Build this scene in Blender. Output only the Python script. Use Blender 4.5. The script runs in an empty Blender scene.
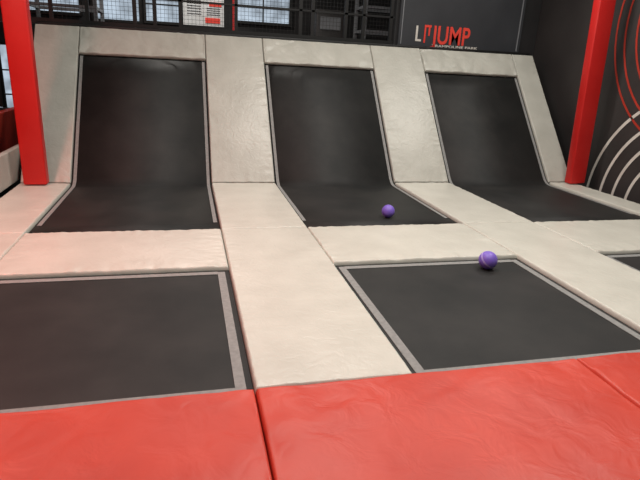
import bpy, math, random
from mathutils import Vector, Matrix, noise
random.seed(4)
scene=bpy.context.scene
try:
    scene.view_settings.view_transform='Standard'
except Exception: pass
COL=scene.collection

# ------------------------------------------------------------------ materials
def lin(c):
    return tuple((x/255/12.92 if x/255<=0.04045 else ((x/255+0.055)/1.055)**2.4) for x in c)+(1,)
def newmat(name):
    m=bpy.data.materials.new(name); m.use_nodes=True
    nt=m.node_tree; b=nt.nodes['Principled BSDF']
    return m,nt,b
def noisy(name,c1,c2,scale=3,rough=0.5,bump=0.0,bscale=60,spec=0.5,detail=4,bdist=0.01,distort=0.6):
    m,nt,b=newmat(name)
    tc=nt.nodes.new('ShaderNodeTexCoord')
    n=nt.nodes.new('ShaderNodeTexNoise'); n.inputs['Scale'].default_value=scale; n.inputs['Detail'].default_value=detail
    nt.links.new(tc.outputs['Object'],n.inputs['Vector'])
    r=nt.nodes.new('ShaderNodeValToRGB')
    r.color_ramp.elements[0].position=0.3; r.color_ramp.elements[1].position=0.7
    r.color_ramp.elements[0].color=lin(c1); r.color_ramp.elements[1].color=lin(c2)
    nt.links.new(n.outputs['Fac'],r.inputs['Fac']); nt.links.new(r.outputs['Color'],b.inputs['Base Color'])
    b.inputs['Roughness'].default_value=rough
    b.inputs['Specular IOR Level'].default_value=spec
    if bump>0:
        n2=nt.nodes.new('ShaderNodeTexNoise'); n2.inputs['Scale'].default_value=bscale; n2.inputs['Detail'].default_value=3
        n2.inputs['Distortion'].default_value=distort
        nt.links.new(tc.outputs['Object'],n2.inputs['Vector'])
        bp=nt.nodes.new('ShaderNodeBump'); bp.inputs['Strength'].default_value=bump; bp.inputs['Distance'].default_value=bdist
        nt.links.new(n2.outputs['Fac'],bp.inputs['Height']); nt.links.new(bp.outputs[0],b.inputs['Normal'])
    return m
M_pad=noisy('beige_vinyl',(190,188,178),(201,199,189),3.0,0.36,0.3,11,0.5,bdist=0.015,distort=1.2)
M_padg=noisy('grey_beige_vinyl',(171,170,161),(183,182,173),3.0,0.38,0.35,11,0.5,bdist=0.015,distort=1.2)
M_red=noisy('red_vinyl',(184,58,44),(198,68,52),2.5,0.42,0.4,6,0.45,bdist=0.02,distort=0.7)
M_redpost=noisy('red_post_vinyl',(196,30,28),(208,38,34),2.0,0.45,0.2,9,0.4)
M_web=noisy('grey_webbing',(126,126,125),(142,142,140),30,0.7,0.3,200,0.3)
M_black=noisy('black_steel',(12,12,12),(20,20,20),6,0.5,0,1,0.4)
M_dark=noisy('dark_wall_paint',(34,33,34),(46,45,46),1.2,0.7,0.1,40,0.3)
M_rwall=noisy('charcoal_panel',(50,47,47),(62,58,57),1.2,0.55,0.1,40,0.4)
M_floor=noisy('dark_rubber_floor',(38,38,40),(52,52,54),4,0.7,0.2,80,0.3)
M_ceil=noisy('dark_ceiling_paint',(26,26,28),(34,34,36),2,0.8,0,1,0.2)
M_white=noisy('white_board',(200,200,200),(222,222,224),4,0.6,0,1,0.3)
M_whiteline=noisy('white_paint',(205,200,192),(225,220,212),4,0.6,0,1,0.3)
M_redline=noisy('red_paint',(170,52,38),(185,60,46),4,0.6,0,1,0.3)
M_signred=noisy('sign_red_vinyl',(232,70,58),(238,80,66),4,0.5,0,1,0.3)
M_sign=noisy('sign_panel',(50,52,56),(60,62,66),1.5,0.5,0,1,0.4)
M_frame=noisy('dark_frame',(20,20,20),(28,28,28),3,0.5,0,1,0.4)
M_grey=noisy('grey_plastic',(120,122,126),(140,142,146),3,0.5,0,1,0.4)
def bedmat():
    m,nt,b=newmat('black_woven_mesh')
    tc=nt.nodes.new('ShaderNodeTexCoord')
    n=nt.nodes.new('ShaderNodeTexNoise'); n.inputs['Scale'].default_value=1.6; n.inputs['Detail'].default_value=8; n.inputs['Roughness'].default_value=0.65
    nt.links.new(tc.outputs['Object'],n.inputs['Vector'])
    r=nt.nodes.new('ShaderNodeValToRGB'); r.color_ramp.elements[0].position=0.35; r.color_ramp.elements[1].position=0.75
    r.color_ramp.elements[0].color=lin((24,25,25)); r.color_ramp.elements[1].color=lin((45,44,43))
    nt.links.new(n.outputs['Fac'],r.inputs['Fac']); nt.links.new(r.outputs['Color'],b.inputs['Base Color'])
    b.inputs['Roughness'].default_value=0.62; b.inputs['Specular IOR Level'].default_value=0.35
    n2=nt.nodes.new('ShaderNodeTexNoise'); n2.inputs['Scale'].default_value=220; n2.inputs['Detail'].default_value=2
    nt.links.new(tc.outputs['Object'],n2.inputs['Vector'])
    bp=nt.nodes.new('ShaderNodeBump'); bp.inputs['Strength'].default_value=0.3; bp.inputs['Distance'].default_value=0.002
    nt.links.new(n2.outputs['Fac'],bp.inputs['Height']); nt.links.new(bp.outputs[0],b.inputs['Normal'])
    return m
M_bed=bedmat()
def emis(name,c,s):
    m,nt,b=newmat(name)
    tc=nt.nodes.new('ShaderNodeTexCoord'); n=nt.nodes.new('ShaderNodeTexNoise'); n.inputs['Scale'].default_value=3
    nt.links.new(tc.outputs['Object'],n.inputs['Vector'])
    r=nt.nodes.new('ShaderNodeValToRGB'); r.color_ramp.elements[0].position=0.35; r.color_ramp.elements[1].position=0.65
    r.color_ramp.elements[0].color=lin(tuple(int(x*0.7) for x in c)); r.color_ramp.elements[1].color=lin(c)
    nt.links.new(n.outputs['Fac'],r.inputs['Fac'])
    nt.links.new(r.outputs['Color'],b.inputs['Emission Color']); b.inputs['Emission Strength'].default_value=s
    b.inputs['Base Color'].default_value=lin((60,65,70))
    return m
M_win=emis('daylight_glass',(192,208,224),0.95)

# ------------------------------------------------------------------ mesh helpers
def obj(name,verts,faces,mat,parent=None,smooth=False):
    me=bpy.data.meshes.new(name); me.from_pydata(verts,[],faces); me.update()
    o=bpy.data.objects.new(name,me); COL.objects.link(o); me.materials.append(mat)
    if smooth:
        for p in me.polygons: p.use_smooth=True
    if parent: o.parent=parent
    return o
def empty(name):
    e=bpy.data.objects.new(name,None); COL.objects.link(e); e.empty_display_size=0.1; return e
def boxgeo(x0,x1,y0,y1,z0,z1,V,F):
    b=len(V)
    V+=[(x0,y0,z0),(x1,y0,z0),(x1,y1,z0),(x0,y1,z0),(x0,y0,z1),(x1,y0,z1),(x1,y1,z1),(x0,y1,z1)]
    F+=[(b,b+3,b+2,b+1),(b+4,b+5,b+6,b+7),(b,b+1,b+5,b+4),(b+1,b+2,b+6,b+5),(b+2,b+3,b+7,b+6),(b+3,b,b+4,b+7)]
def box(name,x0,x1,y0,y1,z0,z1,mat,parent=None,bevel=0):
    V=[];F=[];boxgeo(x0,x1,y0,y1,z0,z1,V,F)
    o=obj(name,V,F,mat,parent)
    if bevel:
        md=o.modifiers.new('bev','BEVEL'); md.width=bevel; md.segments=3
        for p in o.data.polygons: p.use_smooth=True
    return o
def boxes(name,lst,mat,parent=None):
    V=[];F=[]
    for l in lst: boxgeo(*l,V,F)
    return obj(name,V,F,mat,parent)

# ------------------------------------------------------------------ layout
XA,XB,XC,XD,XE,XF=-1.497,0.303,1.196,3.013,3.915,5.704
XO,XR=-2.10,6.14
Y0,Y1,Y2,Y3,Y4,Z4=2.34,4.095,5.144,7.282,8.919,1.991
Ls=math.hypot(Y4-Y3,Z4); Ty,Tz=(Y4-Y3)/Ls,Z4/Ls
T=Vector((0,Ty,Tz)); N=Vector((0,-Tz,Ty))
def flat(x,b,h): return Vector((x,b,h))
def slope(x,b,h): return Vector((x,Y3,0))+T*b+N*h

def ticks(a,b,step=0.022):
    L=b-a; e=[0,0.001,0.004,0.009,0.016,0.024,0.038]
    n=max(2,int((L-0.076)/step))
    mid=[0.038+(L-0.076)*i/n for i in range(1,n)]
    return [a+t for t in e]+[a+t for t in mid]+[b-t for t in reversed(e)]
seed=[0]
def pad(name,x0,x1,b0,b1,mat,fmap=flat,top=0.0,t=0.055,A=0.010,B=0.002,r=0.015,wl=0.11,freq=15,gap=0.0008):
    seed[0]+=1; s=seed[0]*17.3
    x0+=gap;x1-=gap;b0+=gap;b1-=gap
    X=ticks(x0,x1);Bv=ticks(b0,b1)
    V=[];F=[]
    for b in Bv:
        for x in X:
            ds=(x-x0,x1-x,b-b0,b1-b); al=(b,b,x,x)
            d=min(ds)
            h=0
            for i in range(4):
                sd=ds[i]
                n1=noise.noise(Vector((al[i]*freq,sd*3.0,s+i*5)))
                k=0.7*n1-max(0,0.2-abs(noise.noise(Vector((al[i]*freq*0.6,sd*4,s+i*9)))))*2.2
                h+=A*math.exp(-sd/wl)*k
            h+=B*noise.noise(Vector((x*2.2,b*2.2,s)))
            w=min(1,d/0.025); h*=w
            q=min(1,d/r); prof=math.sqrt(max(0,1-(1-q)**2))
            V.append(fmap(x,b,top-t+t*prof+h))
    nx=len(X);nb=len(Bv)
    for j in range(nb-1):
        for i in range(nx-1):
            a=j*nx+i; F.append((a,a+1,a+nx+1,a+nx))
    bd=[i for i in range(nx)]+[j*nx+nx-1 for j in range(1,nb)]+[(nb-1)*nx+i for i in range(nx-2,-1,-1)]+[j*nx for j in range(nb-2,0,-1)]
    F.append(tuple(reversed(bd)))
    o=obj(name,[tuple(v) for v in V],F,mat)
    for p in o.data.polygons[:-1]: p.use_smooth=True
    return o

for (a,b) in ((XO,XA),(XB,XC),(XD,XE),(XF,XR)):
    pad('safety_pad',a,b,Y0,Y2,M_pad)
    pad('safety_pad',a,b,Y2,Y3,M_pad)
    pad('sloped_safety_pad',a,b,0.0,Ls,M_padg,slope,A=0.013)
for (a,b) in ((XA,XB),(XC,XD),(XE,XF)):
    pad('safety_pad',a,b,Y1,Y2,M_pad,A=0.017)
    pad('sloped_safety_pad',a,b,Ls*0.815,Ls,M_padg,slope,A=0.028,B=0.006,freq=6,wl=0.2,t=0.06)
for (a,b) in ((-2.1,XB),(XB,2.25),(2.25,4.2),(4.2,6.14)):
    pad('red_edge_pad',a,b,1.2,Y0,M_red,top=0.005,t=0.08,A=0.013,B=0.012,r=0.014,freq=6,wl=0.2,gap=0.0003)

# ------------------------------------------------------------------ trampolines
BZ=-0.045
def sheet(name,prof,x0,x1,mat,parent,nx=2,off=0.0,th=0.004):
    V=[];F=[];n=len(prof)
    nrm=[]
    for i in range(n):
        p=prof[max(0,i-1)];q=prof[min(n-1,i+1)]
        dy,dz=q[0]-p[0],q[1]-p[1];l=math.hypot(dy,dz);nrm.append((-dz/l,dy/l))
    for s in (1,-1):
        for (y,z),(ny,nz) in zip(prof,nrm):
            o=off+(th if s>0 else 0)
            for k in range(nx): V.append((x0+(x1-x0)*k/(nx-1),y+ny*o,z+nz*o))
    m=n*nx
    for i in range(n-1):
        for k in range(nx-1):
            a=i*nx+k; F.append((a,a+1,a+nx+1,a+nx)); F.append((m+a,m+a+nx,m+a+nx+1,m+a+1))
    for i in range(n-1):
        a=i*nx; F.append((a,a+nx,m+a+nx,m+a)); a=i*nx+nx-1; F.append((a,m+a,m+a+nx,a+nx))
    for k in range(nx-1):
        F.append((k,m+k,m+k+1,k+1)); a=(n-1)*nx+k; F.append((a,a+1,m+a+1,m+a))
    return obj(name,V,F,mat,parent,smooth=False)
G,W=0.038,0.058
for (a,b) in ((XA,XB),(XC,XD),(XE,XF)):
    e=empty('floor_trampoline')
    sheet('jump_bed',[(Y0+0.002,BZ),(Y1-0.002,BZ)],a+0.002,b-0.002,M_bed,e)
    z=BZ
    sheet('webbing_left',[(Y0+G,z),(Y1-G,z)],a+G,a+G+W,M_web,e,off=0.005)
    sheet('webbing_right',[(Y0+G,z),(Y1-G,z)],b-G-W,b-G,M_web,e,off=0.005)
    sheet('webbing_front',[(Y0+0.03,z),(Y0+0.03+W*.7,z)],a+G+W,b-G-W,M_web,e,off=0.0045)
    sheet('webbing_back',[(Y1-G-W+0.01,z),(Y1-G+0.01,z)],a+G+W,b-G-W,M_web,e,off=0.0045)
cy=Y3+0.018; C=Vector((cy,BZ))
RB=0.13
P0=Vector((cy-RB,BZ)); P2=Vector((cy+Ty*RB,BZ+Tz*RB))
prof=[(Y2+0.002,BZ)]+[(Y2+(P0.x-Y2)*i/6,BZ) for i in range(1,6)]
for i in range(13):
    t=i/12; p=P0*(1-t)**2+C*2*t*(1-t)+P2*t*t; prof.append((p.x,p.y))
ptop=Ls*0.812
for i in range(1,9):
    s=RB+(ptop-RB)*i/8; prof.append((cy+Ty*s,BZ+Tz*s))
for (a,b) in ((XA,XB),(XC,XD),(XE,XF)):
    e=empty('angled_trampoline')
    o=sheet('jump_bed',prof,a+0.002,b-0.002,M_bed,e)
    for p in o.data.polygons: p.use_smooth=abs(p.normal.x)<0.5
    sheet('webbing_left',prof[1:],a+0.022,a+0.062,M_web,e,off=0.005)
    sheet('webbing_right',prof[1:],b-0.062,b-0.022,M_web,e,off=0.005)

FZ=-0.7
L=[]
for (a,b) in ((XO,XA),(XB,XC),(XD,XE),(XF,XR)):
    L.append((a+0.1,b-0.1,2.5,Y3-0.1,FZ,-0.058))
for (a,b) in ((XA-0.1,XB+0.1),(XC-0.1,XD+0.1),(XE-0.1,XF+0.1)):
    L.append((a,b,Y1+0.1,Y2-0.1,FZ,-0.058))
L.append((XO+.05,XR-.05,1.3,Y0-0.08,FZ,-0.082))
boxes('trampoline_frame',L,M_black)
V=[];F=[]
def prism(x0,x1):
    b=len(V)
    ps=[(Y3+0.15,FZ),(Y3+0.15,-0.02),(Y4+0.10,Z4-0.12),(Y4+0.25,Z4-0.12),(Y4+0.25,FZ)]
    for x in (x0,x1):
        for p in ps: V.append((x,p[0],p[1]))
    F.append(tuple(b+i for i in range(5))); F.append(tuple(b+9-i for i in range(5)))
    for i in range(5):
        j=(i+1)%5; F.append((b+i,b+5+i,b+5+j,b+j))
prism(XO+0.02,XR-0.02)
obj('bank_support_frame',V,F,M_black)

# ------------------------------------------------------------------ posts
def post(xc,yc,w,z1,lean):
    e=empty('padded_post'); e.location=(xc,yc,0.0); e.rotation_euler=(0,lean,0)
    h=w/2
    box('foam_sleeve',-h,h,-0.075,0.075,0.014,z1,M_redpost,e,bevel=0.02)
    box('steel_core',-0.04,0.04,-0.03,0.03,z1-0.02,4.55,M_black,e)
post(-1.87,7.17,0.27,3.3,0.0)
post(6.09,7.16,0.28,3.3,-0.045)

pad('side_wall_pad',0.0,0.42,4.0,9.0,M_padg,lambda x,b,h: Vector((-2.13+h-0.01,b,x)),t=0.06)
pad('red_side_pad',0.2,0.78,4.0,9.1,M_red,lambda x,b,h: Vector((-2.50+h,b,x)),t=0.08)
box('side_pad_frame',-2.85,-2.60,4.0,9.1,FZ,0.77,M_black)
e=empty('side_net')
L=[]
yy=4.0
while yy<9.15: L.append((-2.74,-2.732,yy,yy+.008,0.8,3.3)); yy+=0.1
z=0.8
while z<3.3: L.append((-2.745,-2.737,4.0,9.1,z,z+.008)); z+=0.1
L+=[(-2.78,-2.70,yy,yy+.06,0.78,3.35) for yy in (4.0,6.5,9.04)]
L+=[(-2.78,-2.70,4.0,9.1,3.3,3.36)]
boxes('net_and_poles',L,M_black,e)

# ------------------------------------------------------------------ balls
def ball(c,r,rot,band):
    import bmesh
    m,nt,b=newmat('purple_rubber')
    tc=nt.nodes.new('ShaderNodeTexCoord'); n=nt.nodes.new('ShaderNodeTexNoise'); n.inputs['Scale'].default_value=8
    nt.links.new(tc.outputs['Object'],n.inputs['Vector'])
    rr=nt.nodes.new('ShaderNodeValToRGB'); rr.color_ramp.elements[0].color=lin((108,82,182)); rr.color_ramp.elements[1].color=lin((138,110,212))
    nt.links.new(n.outputs['Fac'],rr.inputs['Fac']); nt.links.new(rr.outputs['Color'],b.inputs['Base Color'])
    b.inputs['Roughness'].default_value=0.45
    m2=noisy('pale_lilac_print',(168,150,220),(184,168,230),6,0.5)
    bm=bmesh.new(); bmesh.ops.create_uvsphere(bm,u_segments=64,v_segments=48,radius=r)
    for v in bm.verts:
        d=v.co.normalized()
        g=min(abs(d.z),abs(d.x-0.55))
        if g<0.035: v.co-=d*r*0.02*(1-g/0.035)
    me=bpy.data.meshes.new('play_ball'); bm.to_mesh(me); bm.free()
    me.materials.append(m); me.materials.append(m2)
    for p in me.polygons:
        p.use_smooth=True
        d=Vector(p.center).normalized()
        if band and 0.05<d.z<0.24 and d.x<0.6: p.material_index=1
    o=bpy.data.objects.new('play_ball',me); COL.objects.link(o); o.location=c; o.rotation_euler=rot
    return o
ball((2.255,5.56,BZ+0.004+0.076),0.076,(0.4,0.5,0.2),False)
ball((2.565,3.88,BZ+0.004+0.082),0.082,(0.7,0.35,0.0),True)

# ------------------------------------------------------------------ room
X0r,X1r,Yb,Yf,ZC=-6.5,6.5,13.0,-3.0,4.6
box('floor',X0r-0.2,X1r+0.2,Yf,Yb+0.2,FZ-0.1,FZ,M_floor)
box('viewing_platform',-6.4,6.4,-2.9,1.18,FZ,-0.06,M_floor)
box('ceiling',X0r-0.2,X1r+0.2,Yf,Yb+0.2,ZC,ZC+0.1,M_ceil)
box('wall_left',X0r-0.2,X0r,Yf,Yb,FZ,ZC,M_dark)
box('wall_right',X1r,X1r+0.2,Yf,Yb,FZ,ZC,M_rwall)
box('wall_back',X0r-0.2,X1r+0.2,Yb,Yb+0.2,FZ,ZC,M_dark)
box('wall_front',X0r-0.2,X1r+0.2,Yf-0.2,Yf,FZ,ZC,M_dark)
box('wall_sign_partition',3.62,X1r-0.005,9.42,9.55,FZ,ZC-0.01,M_dark)
def window(n,x0,x1,z0,z1,nx,nz):
    e=empty('window_%d'%n)
    box('glass',x0,x1,Yb-0.05,Yb-0.03,z0,z1,M_win,e)
    L=[(x0-0.05,x0,Yb-0.09,Yb-0.001,z0-.05,z1+.05),(x1,x1+0.05,Yb-0.09,Yb-0.001,z0-.05,z1+.05),(x0,x1,Yb-0.09,Yb-0.001,z0-.05,z0),(x0,x1,Yb-0.09,Yb-0.001,z1,z1+.05)]
    for i in range(1,nx): 
        x=x0+(x1-x0)*i/nx; L.append((x-.015,x+.015,Yb-0.08,Yb-0.051,z0,z1))
    for i in range(1,nz):
        z=z0+(z1-z0)*i/nz; L.append((x0,x1,Yb-0.078,Yb-0.0511,z-.015,z+.015))
    boxes('window_frame',L,M_frame,e)
window(1,-3.25,-2.15,2.42,3.4,2,2)
window(2,-1.85,-0.95,2.34,3.4,1,2)
window(3,-0.80,-0.12,2.36,3.4,1,3)
window(4,1.15,2.35,2.50,3.4,2,3)
window(5,-4.8,-3.4,0.2,1.7,2,3)
e=empty('notice_board')
box('board',-0.02,0.80,11.95,11.98,2.28,3.1,M_white,e)
boxes('printed_posters',[(0.42,0.72,11.94,11.95,2.34,2.44),(0.5,0.75,11.94,11.95,2.66,2.74)],M_signred,e)
boxes('printed_text',[(0.06,0.34,11.94,11.95,2.50+i*.05,2.512+i*.05) for i in range(8)]+[(0.45,0.72,11.94,11.95,2.50+i*.04,2.51+i*.04) for i in range(4)],M_grey,e)
boxes('board_legs',[(0.05,0.09,11.985,12.02,FZ,3.1),(0.72,0.76,11.985,12.02,FZ,3.1)],M_frame,e)
e=empty('wall_sign')
box('sign_panel',3.68,6.12,9.36,9.41,2.02,3.6,M_sign,e)
boxes('sign_border',[(3.72,3.735,9.35,9.36,2.06,3.56),(6.05,6.07,9.35,9.36,2.06,3.56),(3.735,6.05,9.35,9.36,3.54,3.56)],M_grey,e)
def text(s,x,z,size,mat,parent,bold=0.006,sx=1):
    cu=bpy.data.curves.new('letters','FONT'); cu.body=s; cu.size=size; cu.extrude=0.004; cu.offset=bold
    o=bpy.data.objects.new('letters_'+s.lower().replace(' ','_'),cu); COL.objects.link(o)
    o.rotation_euler=(math.pi/2,0,0); o.location=(x,9.354,z); o.scale=(sx,1,1); cu.materials.append(mat); o.parent=parent
    return o
text('JUMP',4.33,2.10,0.43,M_signred,e,0.007,0.76)
boxes('red_flag_mark',[(4.16,4.19,9.35,9.36,2.10,2.40),(4.19,4.29,9.35,9.36,2.36,2.40),(4.24,4.27,9.35,9.36,2.22,2.36)],M_signred,e)
boxes('white_mark',[(4.00,4.035,9.35,9.36,2.12,2.38),(4.035,4.11,9.35,9.36,2.12,2.155)],M_whiteline,e)
text('TRAMPOLINE PARK',4.33,2.04,0.06,M_whiteline,e,0.001,1.75)

e=empty('railing_fence')
L=[]
for x in (-2.75,-1.95,-1.44,-0.75,-0.45,-0.06,0.82,1.89,2.1,2.68,3.0,3.5):
    L.append((x-0.026,x+0.026,9.3,9.35,FZ,3.3))
L+= [(-3.6,3.55,9.29,9.36,2.00,2.09),(-3.6,3.55,9.30,9.34,2.46,2.49),(-3.6,3.55,9.30,9.34,3.2,3.25)]
boxes('posts_and_rails',L,M_black,e)
L=[]
x=-3.6
while x<3.5:
    L.append((x-.002,x+.002,9.32,9.324,2.09,3.2)); x+=0.06
z=2.09
while z<3.2:
    L.append((-3.6,3.5,9.321,9.325,z-.002,z+.002)); z+=0.06
boxes('netting',L,M_black,e)
box('top_edge_roll',XO,XR,Y4+0.06,Y4+0.16,Z4-0.08,Z4+0.035,M_black,bevel=0.02)
e=empty('arcade_cabinet')
box('body',2.7,3.3,11.6,12.2,FZ,2.75,M_rwall,e,bevel=0.03); box('screen',2.78,3.22,11.58,11.6,2.35,2.6,M_grey,e)
L=[]
def cage(x0,x1,ya,yb,zs):
    for x in (x0,x1):
        for yy in (ya,yb): L.append((x-.03,x+.03,yy-.03,yy+.03,FZ,3.8))
    for z in zs: 
        L.extend([(x0,x1,ya-.02,ya+.02,z,z+.05),(x0,x1,yb-.02,yb+.02,z,z+.05),(x0-.02,x0+.02,ya,yb,z,z+.05),(x1-.02,x1+.02,ya,yb,z,z+.05)])
cage(3.5,4.3,10.8,11.4,(2.3,2.75,3.2))
cage(-2.6,-1.5,10.6,11.4,(2.35,2.62,3.2))
boxes('metal_cage_frame',L,M_grey)
box('red_pillar',0.98,1.05,11.9,12.0,FZ,ZC-0.01,M_redpost)

def arcs(name,cyy,cz,rs,a0,a1,mat,w):
    V=[];F=[]
    for r in rs:
        n=40
        for i in range(n):
            a=math.radians(a0+(a1-a0)*i/n); b_=math.radians(a0+(a1-a0)*(i+1)/n)
            k=len(V)
            for ang in (a,b_):
                for rr in (r-w/2,r+w/2):
                    V.append((X1r-0.006,cyy+rr*math.cos(ang),cz+rr*math.sin(ang)))
            F.append((k,k+1,k+3,k+2))
    return obj(name,V,F,mat)
arcs('wall_graphic_white',5.6,-0.2,(1.72,1.43,1.17,0.9),0,180,M_whiteline,0.05)
arcs('wall_graphic_red',5.6,2.5,(1.8,1.62,1.4),-150,90,M_redline,0.035)

# ------------------------------------------------------------------ lights
def area(name,loc,size,sy,power,color,rot=(0,0,0)):
    l=bpy.data.lights.new(name,'AREA'); l.shape='RECTANGLE'; l.size=size; l.size_y=sy; l.energy=power; l.color=color
    o=bpy.data.objects.new(name,l); COL.objects.link(o); o.location=loc; o.rotation_euler=rot; return o
for i,(x,y,p) in enumerate(((-1.5,1.5,28),(2.5,1.5,84),(0.8,3.6,118),(4.2,4.0,90),(-2.0,6.4,28),(2.0,6.8,78),(5.0,7.0,58),(0.0,10.8,80))):  # last entry: added lamp, there only to brighten the area behind the fence
    e=empty('ceiling_lamp')
    box('housing',x-0.65,x+0.65,y-0.2,y+0.2,ZC-0.1,ZC-0.005,M_frame,e)
    a=area('lamp_light',(x,y,ZC-0.12),1.2,0.35,p,(1.0,0.965,0.895)); a.parent=e
e=empty('red_stage_lamp')
box('housing',-2.75,-2.25,4.0,4.5,3.5,4.59,M_frame,e)
a=area('stage_light',(-2.5,4.25,3.46),0.45,0.45,115,(1.0,0.30,0.24)); a.rotation_euler=(0,math.radians(-6),0); a.parent=e

w=bpy.data.worlds.new('world'); scene.world=w; w.use_nodes=True
w.node_tree.nodes['Background'].inputs[0].default_value=(0.8,0.85,1,1); w.node_tree.nodes['Background'].inputs[1].default_value=0.05

# ------------------------------------------------------------------ camera
f,p,y,r=524.29,0.319,0.255,0.053
Fv=Vector((math.sin(y)*math.cos(p),math.cos(y)*math.cos(p),-math.sin(p)))
R0=Vector((math.cos(y),-math.sin(y),0)); U0=R0.cross(Fv)
R=R0*math.cos(r)+U0*math.sin(r); U=-R0*math.sin(r)+U0*math.cos(r)
cam=bpy.data.cameras.new('camera'); co=bpy.data.objects.new('camera',cam); COL.objects.link(co)
M=Matrix((R,U,-Fv)).transposed().to_4x4(); M.translation=Vector((0,0,1.6)); co.matrix_world=M
cam.sensor_fit='HORIZONTAL'; cam.sensor_width=36; cam.lens=f/640*36; cam.clip_start=0.05
scene.camera=co
